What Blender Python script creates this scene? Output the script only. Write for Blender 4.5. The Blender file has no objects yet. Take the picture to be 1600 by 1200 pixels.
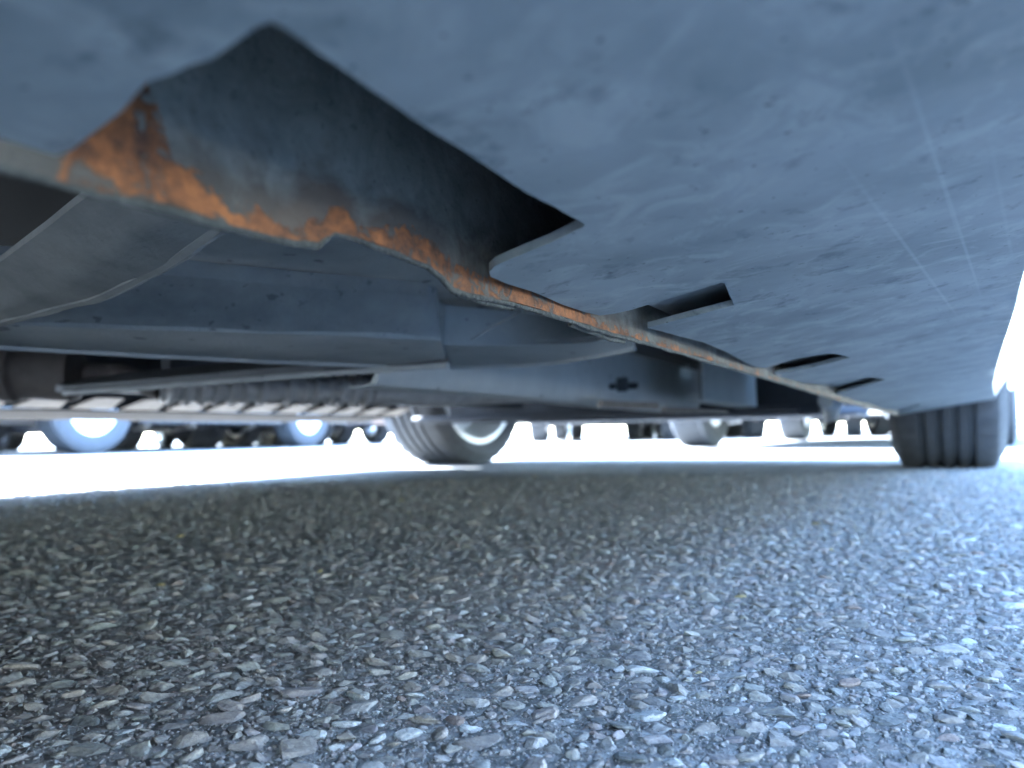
import bpy, bmesh, math, random
import numpy as np
from mathutils import Vector, Matrix, noise

random.seed(7)
RNG = np.random.default_rng(11)
SC = bpy.context.scene
COL = SC.collection
rad = math.radians

# ------------------------------------------------------------------ camera
F = 1200.0                       # focal length in photo pixels (1600 wide)
CAMZ = 0.10
VPX, VPY = 1470.0, 668.0         # vanishing point of the car's long axis (+Y)
v1 = Vector(((VPX - 800) / F, -(VPY - 600) / F, 1)).normalized()
v2 = Vector(((130 - 800) / F, -(690 - 600) / F, 1)).normalized()
upc = v1.cross(v2).normalized()
if upc.y < 0: upc = -upc
# camera axes here: x right, y up, z forward (left handed picture frame)
ry = v1; rz = upc
rx = Vector((ry.y * rz.z - ry.z * rz.y, ry.z * rz.x - ry.x * rz.z, ry.x * rz.y - ry.y * rz.x))
if rx.x < 0: rx = -rx
def cam2world(c): return Vector((c.dot(rx), c.dot(ry), c.dot(rz)))
CR, CU, CF = (cam2world(Vector(a)) for a in ((1, 0, 0), (0, 1, 0), (0, 0, 1)))
CAMPOS = Vector((0, 0, CAMZ))
cam_d = bpy.data.cameras.new('camera'); cam = bpy.data.objects.new('camera', cam_d); COL.objects.link(cam)
m = Matrix.Identity(4)
for i in range(3):
    m[i][0] = CR[i]; m[i][1] = CU[i]; m[i][2] = -CF[i]; m[i][3] = CAMPOS[i]
cam.matrix_world = m
cam_d.sensor_width = 36; cam_d.lens = 27.0
cam_d.clip_start = 0.01; cam_d.clip_end = 900
cam_d.dof.use_dof = True; cam_d.dof.focus_distance = 0.29; cam_d.dof.aperture_fstop = 10.5
SC.camera = cam

# ------------------------------------------------------------------ light
w = bpy.data.worlds.new('World'); SC.world = w; w.use_nodes = True
nt = w.node_tree; bg = nt.nodes['Background']
sky = nt.nodes.new('ShaderNodeTexSky'); sky.sky_type = 'NISHITA'; sky.sun_disc = False
SUN_EL, SUN_AZ = rad(49), rad(-103)      # azimuth measured from +Y (the way the car points) towards +X
sky.sun_elevation = SUN_EL; sky.sun_rotation = SUN_AZ
sky.dust_density = .6; sky.air_density = 1.0
nt.links.new(sky.outputs[0], bg.inputs[0]); bg.inputs[1].default_value = 0.13
sd = bpy.data.lights.new('sun', 'SUN'); sd.energy = 3.0; sd.angle = rad(0.6); sd.color = (1, .96, .9)
sun = bpy.data.objects.new('sun', sd); COL.objects.link(sun); sun.location = (0, 0, 20)
sdir = Vector((math.sin(SUN_AZ) * math.cos(SUN_EL), math.cos(SUN_AZ) * math.cos(SUN_EL), math.sin(SUN_EL)))
sun.rotation_euler = sdir.to_track_quat('Z', 'Y').to_euler()
vs = SC.view_settings
vs.view_transform = 'Standard'; vs.look = 'None'; vs.gamma = 1; vs.use_curve_mapping = False
vs.exposure = 5.68
try:
    vs.use_white_balance = True; vs.white_balance_temperature = 5600; vs.white_balance_tint = 6
except Exception: pass
SC.cycles.max_bounces = 12; SC.cycles.diffuse_bounces = 8
SC.cycles.use_denoising = True

# ------------------------------------------------------------------ picture -> place helpers
def ray(px, py):
    return (CR * ((px - 800) / F) + CU * ((600 - py) / F) + CF)
def P(px, py, h):
    """point at height h above the lens"""
    d = ray(px, py); return CAMPOS + d * (h / d.z)
def PP(px, py, a, b=0, c=0):
    """point on plane  z-CAMZ = a + b X + c Y"""
    d = ray(px, py); t = a / (d.z - b * d.x - c * d.y); return CAMPOS + d * t
def PX(px, py, x0, k=0):
    """point on upright plane X = x0 + k Y"""
    d = ray(px, py); t = x0 / (d.x - k * d.y); return CAMPOS + d * t
def PY(px, py, y0):
    d = ray(px, py); return CAMPOS + d * (y0 / d.y)
def PG(px, py):
    d = ray(px, py); return CAMPOS + d * (-CAMZ / d.z)

# ------------------------------------------------------------------ materials
MATS = {}
def nn(t, typ, **kw):
    n = t.nodes.new(typ)
    for k, v in kw.items(): setattr(n, k, v)
    return n
def mat(name, c1, c2=None, rough=.7, scale=20, bump=.0, bscale=200, metal=0, specks=None, spec=.4, detail=6):
    mt = bpy.data.materials.new(name); mt.use_nodes = True; t = mt.node_tree
    b = t.nodes['Principled BSDF']
    b.inputs['Roughness'].default_value = rough; b.inputs['Metallic'].default_value = metal
    b.inputs['Specular IOR Level'].default_value = spec
    tc = nn(t, 'ShaderNodeTexCoord')
    c2 = c2 or tuple(x * .75 for x in c1)
    n1 = nn(t, 'ShaderNodeTexNoise'); n1.inputs['Scale'].default_value = scale; n1.inputs['Detail'].default_value = detail
    n1.inputs['Roughness'].default_value = .62
    t.links.new(tc.outputs['Object'], n1.inputs['Vector'])
    r = nn(t, 'ShaderNodeValToRGB'); r.color_ramp.elements[0].position = .34; r.color_ramp.elements[1].position = .66
    r.color_ramp.elements[0].color = (*c2, 1); r.color_ramp.elements[1].color = (*c1, 1)
    t.links.new(n1.outputs['Fac'], r.inputs[0]); out = r.outputs[0]
    if specks:
        s = nn(t, 'ShaderNodeTexNoise'); s.inputs['Scale'].default_value = specks[0]; s.inputs['Detail'].default_value = 3
        t.links.new(tc.outputs['Object'], s.inputs['Vector'])
        sr = nn(t, 'ShaderNodeValToRGB'); sr.color_ramp.elements[0].position = specks[1]; sr.color_ramp.elements[1].position = specks[1] + .05
        t.links.new(s.outputs['Fac'], sr.inputs[0])
        mx = nn(t, 'ShaderNodeMixRGB'); mx.inputs[2].default_value = (*specks[2], 1)
        t.links.new(sr.outputs[0], mx.inputs[0]); t.links.new(out, mx.inputs[1]); out = mx.outputs[0]
    t.links.new(out, b.inputs['Base Color'])
    if bump:
        bn = nn(t, 'ShaderNodeTexNoise'); bn.inputs['Scale'].default_value = bscale; bn.inputs['Detail'].default_value = 5
        t.links.new(tc.outputs['Object'], bn.inputs['Vector'])
        bu = nn(t, 'ShaderNodeBump'); bu.inputs['Strength'].default_value = bump; bu.inputs['Distance'].default_value = .002
        t.links.new(bn.outputs['Fac'], bu.inputs['Height']); t.links.new(bu.outputs[0], b.inputs['Normal'])
    mt['out'] = 0
    MATS[name] = mt; return mt

DUST = mat('dusty_floor_paint', (.42, .44, .44), (.30, .32, .33), .8, 14, .5, 260, specks=(60, .66, (.17, .18, .19)))
DUST2 = mat('dusty_steel', (.33, .345, .345), (.22, .235, .245), .75, 26, .3, 160, specks=(110, .64, (.16, .17, .18)))
BRACE = mat('brace_dust', (.27, .27, .255), (.19, .192, .188), .85, 30, .3, 130, specks=(120, .68, (.2, .2, .2)))
DARK = mat('dark_underseal', (.06, .065, .075), (.04, .043, .05), .8, 10, .3, 120)
BLACK = mat('cavity_shade_black', (.012, .013, .015), (.008, .009, .01), .9, 10)
LIP = mat('seam_sealer', (.085, .088, .078), (.042, .044, .04), .8, 160, .9, 500, specks=(420, .66, (.06, .065, .06)))
EXH = mat('exhaust_metal', (.62, .60, .58), (.45, .43, .42), .6, 40, .5, 300, metal=.2)
MUF = mat('muffler_brown', (.13, .11, .10), (.08, .07, .066), .7, 25, .5, 200)
FARSILL = mat('far_sill_paint', (.045, .038, .033), (.03, .026, .022), .85, 30, .4, 200, spec=.08)
RUBBER = mat('tyre_rubber', (.055, .058, .064), (.04, .042, .047), .85, 60, .6, 600)
RIMS = mat('rim_alloy', (.75, .76, .78), (.7, .71, .73), .45, 30, metal=.1)
BRAKE = mat('brake_iron', (.14, .12, .11), (.08, .07, .06), .6, 60, .4, 300, metal=.4)
BODY = mat('blue_grey_paint', (.11, .125, .15), (.10, .115, .135), .3, 3, spec=.5)
GLASS = mat('window_glass', (.02, .025, .03), (.018, .02, .025), .08, 2, spec=.6)
TRIM = mat('black_trim', (.03, .03, .032), (.022, .022, .024), .6, 20)

# sill plate: dusty plastic with long scuffs running along it
def plate_material():
    mt = bpy.data.materials.new('sill_plate_paint'); mt.use_nodes = True; t = mt.node_tree; L = t.links
    b = t.nodes['Principled BSDF']; b.inputs['Roughness'].default_value = .62; b.inputs['Specular IOR Level'].default_value = .35
    tc = nn(t, 'ShaderNodeTexCoord')
    def noi(sc, det=6, rg=.6, dist=0):
        n = nn(t, 'ShaderNodeTexNoise'); n.inputs['Scale'].default_value = sc; n.inputs['Detail'].default_value = det
        n.inputs['Roughness'].default_value = rg; n.inputs['Distortion'].default_value = dist
        L.new(tc.outputs['Object'], n.inputs['Vector']); return n.outputs['Fac']
    def ramp(f, p0, p1, c0=(0, 0, 0), c1=(1, 1, 1)):
        r = nn(t, 'ShaderNodeValToRGB'); e = r.color_ramp.elements
        e[0].position = p0; e[1].position = p1; e[0].color = (*c0, 1); e[1].color = (*c1, 1); L.new(f, r.inputs[0]); return r.outputs[0]
    def mix(fac, a, c):
        mx = nn(t, 'ShaderNodeMixRGB'); L.new(fac, mx.inputs[0])
        if isinstance(a, tuple): mx.inputs[1].default_value = (*a, 1)
        else: L.new(a, mx.inputs[1])
        if isinstance(c, tuple): mx.inputs[2].default_value = (*c, 1)
        else: L.new(c, mx.inputs[2])
        return mx.outputs[0]
    def math_(op, a, c=None):
        n = nn(t, 'ShaderNodeMath', operation=op)
        for i, q in enumerate((a, c)):
            if q is None: continue
            if isinstance(q, (int, float)): n.inputs[i].default_value = q
            else: L.new(q, n.inputs[i])
        return n.outputs[0]
    base = ramp(noi(17, 6, .6, .3), .36, .64, (.175, .20, .212), (.275, .30, .31))
    base = mix(math_('MULTIPLY', ramp(noi(48, 7, .66, .8), .50, .66), .5), base, (.38, .405, .40))
    base = mix(math_('MULTIPLY', ramp(noi(55, 6, .65, .3), .57, .68), .7), base, (.085, .105, .12))
    base = mix(math_('MULTIPLY', ramp(noi(300, 3, .6), .67, .71), .7), base, (.05, .06, .07))
    sep = nn(t, 'ShaderNodeSeparateXYZ'); L.new(tc.outputs['Object'], sep.inputs[0])
    tot = None
    for (a, c, wd, st) in SCUFFS:
        A = PP(*a, *PLANE); B = PP(*c, *PLANE)
        dx, dy = B.x - A.x, B.y - A.y; ln = math.hypot(dx, dy); ux, uy = dx / ln, dy / ln
        along = math_('ADD', math_('MULTIPLY', math_('SUBTRACT', sep.outputs[0], A.x), ux), math_('MULTIPLY', math_('SUBTRACT', sep.outputs[1], A.y), uy))
        across = math_('ABSOLUTE', math_('ADD', math_('MULTIPLY', math_('SUBTRACT', sep.outputs[0], A.x), -uy), math_('MULTIPLY', math_('SUBTRACT', sep.outputs[1], A.y), ux)))
        mr = nn(t, 'ShaderNodeMapRange'); mr.inputs[1].default_value = wd; mr.inputs[2].default_value = wd * .25
        mr.inputs[3].default_value = 0; mr.inputs[4].default_value = 1; L.new(across, mr.inputs[0])
        m1 = nn(t, 'ShaderNodeMapRange'); m1.inputs[1].default_value = 0; m1.inputs[2].default_value = ln * .25; L.new(along, m1.inputs[0])
        m2 = nn(t, 'ShaderNodeMapRange'); m2.inputs[1].default_value = ln; m2.inputs[2].default_value = ln * .75; L.new(along, m2.inputs[0])
        q = math_('MULTIPLY', math_('MULTIPLY', mr.outputs[0], math_('MULTIPLY', m1.outputs[0], m2.outputs[0])), st)
        tot = q if tot is None else math_('MAXIMUM', tot, q)
    base = mix(tot, base, (.42, .44, .46))
    L.new(base, b.inputs['Base Color'])
    bu = nn(t, 'ShaderNodeBump'); bu.inputs['Strength'].default_value = .16; bu.inputs['Distance'].default_value = .0016
    hh = math_('ADD', math_('MULTIPLY', noi(20, 5, .55, .5), 1.0), math_('MULTIPLY', noi(260, 4, .6), .10))
    L.new(hh, bu.inputs['Height']); L.new(bu.outputs[0], b.inputs['Normal'])
    return mt
PLANE = (.067, .15, -.011)
SCUFFS = [((1370, -30), (1535, 470), .0008, .28), ((1400, 40), (1500, 380), .0005, .22), ((1290, 215), (1500, 500), .0009, .28),
          ((1540, 180), (1585, 420), .0008, .12)]
PLATE = plate_material()
BOXM = mat('sill_box_paint', (.17, .185, .2), (.12, .13, .145), .75, 30)
XMEM = mat('crossmember_paint', (.12, .128, .135), (.08, .085, .09), .8, 18, .3, 200)

# flange: grey web with rust eating up from its lower edge
def rust_material():
    mt = bpy.data.materials.new('rusting_flange'); mt.use_nodes = True; t = mt.node_tree; L = t.links
    b = t.nodes['Principled BSDF']; b.inputs['Roughness'].default_value = .85; b.inputs['Specular IOR Level'].default_value = .25
    tc = nn(t, 'ShaderNodeTexCoord'); at = nn(t, 'ShaderNodeAttribute', attribute_name='edge')   # r: metres above the lower edge x20, g: rust likelihood
    sp = nn(t, 'ShaderNodeSeparateColor'); L.new(at.outputs['Color'], sp.inputs[0])
    def noi(sc, det=6, rg=.6, dist=0):
        n = nn(t, 'ShaderNodeTexNoise'); n.inputs['Scale'].default_value = sc; n.inputs['Detail'].default_value = det
        n.inputs['Roughness'].default_value = rg; n.inputs['Distortion'].default_value = dist
        L.new(tc.outputs['Object'], n.inputs['Vector']); return n.outputs['Fac']
    def ma(op, a, c):
        n = nn(t, 'ShaderNodeMath', operation=op)
        for i, q in enumerate((a, c)):
            if isinstance(q, (int, float)): n.inputs[i].default_value = q
            else: L.new(q, n.inputs[i])
        return n.outputs[0]
    def ramp(f, p0, p1, c0=(0, 0, 0), c1=(1, 1, 1)):
        r = nn(t, 'ShaderNodeValToRGB'); e = r.color_ramp.elements
        e[0].position = p0; e[1].position = p1; e[0].color = (*c0, 1); e[1].color = (*c1, 1); L.new(f, r.inputs[0]); return r.outputs[0]
    def mix(fac, a, c):
        mx = nn(t, 'ShaderNodeMixRGB'); L.new(fac, mx.inputs[0])
        for i, q in ((1, a), (2, c)):
            if isinstance(q, tuple): mx.inputs[i].default_value = (*q, 1)
            else: L.new(q, mx.inputs[i])
        return mx.outputs[0]
    base = ramp(noi(45, 8, .68, .8), .34, .66, (.165, .17, .15), (.30, .295, .255))
    base = mix(ma('MULTIPLY', ramp(noi(420, 4, .6), .60, .67), .35), base, (.05, .055, .055))
    # stain (soft brown plus shade painted in low down), then chips (crisp orange)
    n2 = noi(60, 6, .65, .6); n3 = noi(190, 7, .68, 1.0)
    reach = sp.outputs['Green']      # 0..1 height the rust reaches here
    d = ma('SUBTRACT', reach, sp.outputs['Red'])
    stain_shade = ramp(ma('ADD', ma('MULTIPLY', ma('SUBTRACT', sp.outputs['Blue'], sp.outputs['Red']), 2.0), ma('MULTIPLY', ma('SUBTRACT', n2, .5), 1.6)), -.05, .6)
    base = mix(ma('MULTIPLY', stain_shade, .85), base, mix(ramp(noi(26, 4, .5), .4, .6), (.070, .062, .052), (.10, .072, .052)))
    chip = ramp(ma('ADD', ma('MINIMUM', ma('MULTIPLY', d, 9.0), .50), ma('ADD', ma('MULTIPLY', ma('SUBTRACT', n3, .5), 2.6), ma('MULTIPLY', ma('SUBTRACT', n2, .5), 2.8))), .10, .34)
    orange = ramp(noi(95, 8, .78), .36, .62, (.075, .042, .028), (.36, .14, .048))
    base = mix(chip, base, orange)
    L.new(base, b.inputs['Base Color'])
    bu = nn(t, 'ShaderNodeBump'); bu.inputs['Strength'].default_value = .7; bu.inputs['Distance'].default_value = .0012
    hh = ma('ADD', ma('MULTIPLY', noi(320, 6, .7), .8), ma('MULTIPLY', chip, -.5))
    L.new(hh, bu.inputs['Height']); L.new(bu.outputs[0], b.inputs['Normal'])
    return mt
RUST = rust_material()

def ground_material():
    mt = bpy.data.materials.new('worn_asphalt'); mt.use_nodes = True; t = mt.node_tree; L = t.links
    b = t.nodes['Principled BSDF']; b.inputs['Roughness'].default_value = .95; b.inputs['Specular IOR Level'].default_value = .06
    tc = nn(t, 'ShaderNodeTexCoord')
    v = nn(t, 'ShaderNodeTexVoronoi'); v.inputs['Scale'].default_value = 115; v.inputs['Randomness'].default_value = 1
    L.new(tc.outputs['Object'], v.inputs['Vector'])
    r = nn(t, 'ShaderNodeValToRGB'); e = r.color_ramp.elements
    e[0].position = 0; e[0].color = (.20, .20, .19, 1); e[1].position = 1; e[1].color = (.31, .305, .29, 1)
    x = e.new(.5); x.color = (.255, .255, .245, 1)
    sc = nn(t, 'ShaderNodeSeparateColor'); L.new(v.outputs['Color'], sc.inputs[0]); L.new(sc.outputs[0], r.inputs[0])
    r2 = nn(t, 'ShaderNodeValToRGB'); e = r2.color_ramp.elements
    e[0].position = .35; e[0].color = (1, 1, 1, 1); e[1].position = .62; e[1].color = (.7, .7, .7, 1)
    L.new(v.outputs['Distance'], r2.inputs[0])
    mx = nn(t, 'ShaderNodeMixRGB', blend_type='MULTIPLY'); mx.inputs[0].default_value = 1
    L.new(r.outputs[0], mx.inputs[1]); L.new(r2.outputs[0], mx.inputs[2])
    n = nn(t, 'ShaderNodeTexNoise'); n.inputs['Scale'].default_value = 700; L.new(tc.outputs['Object'], n.inputs['Vector']); n.inputs['Detail'].default_value = 4
    n5 = nn(t, 'ShaderNodeTexNoise'); n5.inputs['Scale'].default_value = 1.3; L.new(tc.outputs['Object'], n5.inputs['Vector'])
    r5 = nn(t, 'ShaderNodeValToRGB'); e = r5.color_ramp.elements; e[0].position = .3; e[0].color = (.8, .8, .8, 1); e[1].position = .7; e[1].color = (1.1, 1.1, 1.1, 1)
    L.new(n5.outputs['Fac'], r5.inputs[0])
    m5 = nn(t, 'ShaderNodeMixRGB', blend_type='MULTIPLY'); m5.inputs[0].default_value = 1
    L.new(mx.outputs[0], m5.inputs[1]); L.new(r5.outputs[0], m5.inputs[2])
    L.new(m5.outputs[0], b.inputs['Base Color'])
    a = nn(t, 'ShaderNodeMath', operation='MULTIPLY'); a.inputs[1].default_value = -1; L.new(v.outputs['Distance'], a.inputs[0])
    a2 = nn(t, 'ShaderNodeMath', operation='MULTIPLY_ADD'); a2.inputs[1].default_value = .35; L.new(n.outputs['Fac'], a2.inputs[0]); L.new(a.outputs[0], a2.inputs[2])
    bu = nn(t, 'ShaderNodeBump'); bu.inputs['Strength'].default_value = 1; bu.inputs['Distance'].default_value = .004
    L.new(a2.outputs[0], bu.inputs['Height']); L.new(bu.outputs[0], b.inputs['Normal'])
    return mt
GROUND = ground_material()

def stone_material():
    mt = bpy.data.materials.new('crushed_stone'); mt.use_nodes = True; t = mt.node_tree; L = t.links
    b = t.nodes['Principled BSDF']; b.inputs['Roughness'].default_value = .85; b.inputs['Specular IOR Level'].default_value = .03
    at = nn(t, 'ShaderNodeAttribute', attribute_name='tint'); tc = nn(t, 'ShaderNodeTexCoord')
    n = nn(t, 'ShaderNodeTexNoise'); n.inputs['Scale'].default_value = 420; n.inputs['Detail'].default_value = 6; n.inputs['Roughness'].default_value = .7
    L.new(tc.outputs['Object'], n.inputs['Vector'])
    r = nn(t, 'ShaderNodeValToRGB'); e = r.color_ramp.elements; e[0].position = .32; e[0].color = (.62, .62, .64, 1); e[1].position = .66; e[1].color = (1.12, 1.12, 1.1, 1)
    L.new(n.outputs['Fac'], r.inputs[0])
    mx = nn(t, 'ShaderNodeMixRGB', blend_type='MULTIPLY'); mx.inputs[0].default_value = 1
    L.new(at.outputs['Color'], mx.inputs[1]); L.new(r.outputs[0], mx.inputs[2]); L.new(mx.outputs[0], b.inputs['Base Color'])
    bu = nn(t, 'ShaderNodeBump'); bu.inputs['Strength'].default_value = .5; bu.inputs['Distance'].default_value = .0006
    n2 = nn(t, 'ShaderNodeTexNoise'); n2.inputs['Scale'].default_value = 900; n2.inputs['Detail'].default_value = 5; L.new(tc.outputs['Object'], n2.inputs['Vector'])
    L.new(n2.outputs['Fac'], bu.inputs['Height']); L.new(bu.outputs[0], b.inputs['Normal'])
    return mt
STONE = stone_material()

# ------------------------------------------------------------------ mesh helpers
def link(name, bm, mt, parent=None, smooth=False, keep=False):
    me = bpy.data.meshes.new(name)
    bmesh.ops.recalc_face_normals(bm, faces=bm.faces[:]) if not keep else None
    bm.to_mesh(me); bm.free()
    if smooth:
        me.polygons.foreach_set('use_smooth', [True] * len(me.polygons))
        try: me.set_sharp_from_angle(angle=rad(38))
        except Exception: pass
    if mt: me.materials.append(mt)
    o = bpy.data.objects.new(name, me); COL.objects.link(o)
    if parent is not None:
        o.parent = parent
        if parent.get('baked'): o.matrix_parent_inverse = Matrix.Translation(-parent.location)
    return o
def empty(name, loc, rz=0, parent=None):
    o = bpy.data.objects.new(name, None); COL.objects.link(o); o.location = loc; o.rotation_euler = (0, 0, rz)
    o.empty_display_size = .1
    if parent is not None: o.parent = parent
    return o
def tag(o, label=None, cat=None, group=None, kind=None):
    if label: o['label'] = label
    if cat: o['category'] = cat
    if group: o['group'] = group
    if kind: o['kind'] = kind
    return o
def resample(pts, n):
    pts = [Vector(p) for p in pts]
    ds = [0]
    for a, b in zip(pts, pts[1:]): ds.append(ds[-1] + (b - a).length)
    out = []
    for i in range(n):
        s = ds[-1] * i / (n - 1); k = 0
        while k < len(ds) - 2 and ds[k + 1] < s: k += 1
        f = (s - ds[k]) / max(1e-9, ds[k + 1] - ds[k]); out.append(pts[k].lerp(pts[k + 1], min(1, f)))
    return out
def sheet(rows, n=24, sub=3, thick=.003, wob=0, ws=14, dirv=(0, 0, 1)):
    """ruled sheet through the rows of world points, given real thickness"""
    rows = [resample(r, n) for r in rows]
    full = []
    for a, b in zip(rows, rows[1:]):
        for k in range(sub): full.append([p.lerp(q, k / sub) for p, q in zip(a, b)])
    full.append(rows[-1])
    bm = bmesh.new(); dv = Vector(dirv)
    low = []; top = []
    for r in full:
        lr = []
        for p in r:
            q = p + dv * (wob * noise.noise(p * ws)) if wob else p
            lr.append(bm.verts.new(q))
        low.append(lr); top.append([bm.verts.new(v.co + dv * thick) for v in lr])
    R = len(full)
    for g, fl in ((low, 0), (top, 1)):
        for i in range(R - 1):
            for j in range(n - 1):
                f = [g[i][j], g[i][j + 1], g[i + 1][j + 1], g[i + 1][j]]
                bm.faces.new(f[::-1] if fl else f)
    def side(a, b):
        for k in range(len(a) - 1): bm.faces.new([a[k], a[k + 1], b[k + 1], b[k]])
    side(low[0], top[0]); side(low[-1], top[-1]); side([r[0] for r in low], [r[0] for r in top]); side([r[-1] for r in low], [r[-1] for r in top])
    return bm
def box(bm, x0, x1, y0, y1, z0, z1, bev=0):
    vs_ = [bm.verts.new(c) for c in ((x0, y0, z0), (x1, y0, z0), (x1, y1, z0), (x0, y1, z0), (x0, y0, z1), (x1, y0, z1), (x1, y1, z1), (x0, y1, z1))]
    fs = [bm.faces.new([vs_[i] for i in f]) for f in ((3, 2, 1, 0), (4, 5, 6, 7), (0, 1, 5, 4), (1, 2, 6, 5), (2, 3, 7, 6), (3, 0, 4, 7))]
    if bev:
        es = {e for f in fs for e in f.edges}
        bmesh.ops.bevel(bm, geom=list(es), offset=bev, segments=3, affect='EDGES')
    return bm
def obox(name, mt, parent, *a, bev=0): return link(name, box(bmesh.new(), *a, bev=bev), mt, parent, smooth=bev > 0)
def tube(pts, r, seg=12, bm=None, jit=0):
    bm = bm or bmesh.new(); pts = [Vector(p) for p in pts]; rings = []
    for i, p in enumerate(pts):
        d = (pts[min(i + 1, len(pts) - 1)] - pts[max(i - 1, 0)]).normalized()
        a = d.cross(Vector((0, 0, 1))); a = a.normalized() if a.length > 1e-4 else Vector((1, 0, 0)); b = d.cross(a)
        rr = r[i] if isinstance(r, (list, tuple)) else r
        if jit: rr *= 1 + jit * noise.noise(p * 260)
        rings.append([bm.verts.new(p + (a * math.cos(2 * math.pi * k / seg) + b * math.sin(2 * math.pi * k / seg)) * rr) for k in range(seg)])
    for A, B in zip(rings, rings[1:]):
        for k in range(seg): bm.faces.new([A[k], A[(k + 1) % seg], B[(k + 1) % seg], B[k]])
    bm.faces.new(rings[0][::-1]); bm.faces.new(rings[-1])
    return bm
def lathe_x(prof, seg=64, bm=None, notch=None):
    """profile of (x, r) spun round the X axis"""
    bm = bm or bmesh.new(); rings = []
    for k in range(seg):
        a = 2 * math.pi * k / seg; ring = []
        for i, (x, r) in enumerate(prof):
            rr = r - (notch(i, k) if notch else 0)
            ring.append(bm.verts.new((x, math.cos(a) * rr, math.sin(a) * rr)))
        rings.append(ring)
    for k in range(seg):
        A, B = rings[k], rings[(k + 1) % seg]
        for i in range(len(prof) - 1): bm.faces.new([A[i], A[i + 1], B[i + 1], B[i]])
    return bm

# ------------------------------------------------------------------ ground
bm = bmesh.new()
# one sheet: finely split near the lens, coarse to the horizon
xs = [-400, -100, -30, -10, -4, -2, -1, 0, 1, 2, 4, 10, 30, 100, 400]
ys = xs
g = [[bm.verts.new((x, y, 0)) for y in ys] for x in xs]
for i in range(len(xs) - 1):
    for j in range(len(ys) - 1): bm.faces.new([g[i][j], g[i + 1][j], g[i + 1][j + 1], g[i][j + 1]])
ground = link('ground', bm, GROUND); tag(ground, kind='structure')

# ---- stones of the worn asphalt
def proto(level, seed):
    rs = np.random.default_rng(seed)
    b = bmesh.new(); bmesh.ops.create_icosphere(b, subdivisions=level, radius=1)
    b.verts.ensure_lookup_table()
    v = np.array([x.co[:] for x in b.verts]); f = np.array([[q.index for q in x.verts] for x in b.faces]); b.free()
    ns = rs.normal(size=(9, 3)); ns /= np.linalg.norm(ns, axis=1)[:, None]
    ks = rs.uniform(.5, 1.0, 9)
    dn = np.clip(v @ ns.T, .12, None)
    r = ks / dn
    p = 34.0
    rr = (np.sum(r ** -p, axis=1)) ** (-1 / p)
    v = v * np.minimum(rr, 1.25)[:, None]
    v += rs.normal(size=v.shape) * (.02 if level > 2 else .0)
    v /= np.abs(v).max(axis=0)
    return v, f
def wanted(x, y):
    d = Vector((x, y, 0)) - CAMPOS
    z = d.dot(CF); a = d.dot(CR)
    return z, a
def dart(radius, spacing, zmax, zmin, tries, cells, cell=.004):
    out = []
    # sample uniformly over the view trapezoid (with a margin)
    z = np.sqrt(RNG.uniform(zmin ** 2, zmax ** 2, tries)); a = RNG.uniform(-.74, .74, tries) * z
    fw = Vector((CF.x, CF.y, 0)).normalized(); rt = Vector((CR.x, CR.y, 0)).normalized()
    X = fw.x * z + rt.x * a; Y = fw.y * z + rt.y * a
    rr = RNG.uniform(radius[0], radius[1], tries) ** 1.0
    for i in range(tries):
        x, y, r = X[i], Y[i], rr[i]
        cx, cy = int(x / cell // 1), int(y / cell // 1)
        R = int((r + .0075) / cell) + 1; ok = True
        for dx in range(-R, R + 1):
            for dy in range(-R, R + 1):
                for (ox, oy, orr) in cells.get((cx + dx, cy + dy), ()):
                    if (ox - x) ** 2 + (oy - y) ** 2 < ((orr + r) * spacing) ** 2: ok = False; break
                if not ok: break
            if not ok: break
        if ok:
            cells.setdefault((cx, cy), []).append((x, y, r)); out.append((x, y, r, z[i]))
    return out
cells = {}
huge = dart((.0056, .0092), 1.0, 1.8, .13, 5200, cells, .012)
big = dart((.0032, .0058), .81, 1.7, .13, 60000, cells, .012)
med = dart((.0019, .0031), .86, 1.25, .13, 42000, cells, .012)
sml = dart((.0009, .0016), .8, .6, .13, 50000, cells, .012)
zz = np.sqrt(RNG.uniform(.13 ** 2, .52 ** 2, 52000)); aa = RNG.uniform(-.74, .74, 52000) * zz
fw_ = Vector((CF.x, CF.y, 0)).normalized(); rt_ = Vector((CR.x, CR.y, 0)).normalized()
grit = [(fw_.x * q + rt_.x * p, fw_.y * q + rt_.y * p, r, 9) for q, p, r in zip(zz, aa, RNG.uniform(.0003, .00075, 52000))]
protos3 = [proto(3, 100 + i) for i in range(14)]; protos2 = [proto(2, 200 + i) for i in range(14)]; protos1 = [proto(1, 300 + i) for i in range(10)]; protos0 = [proto(1, 400)]
VV, FF, CC = [], [], []; off = 0
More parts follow.
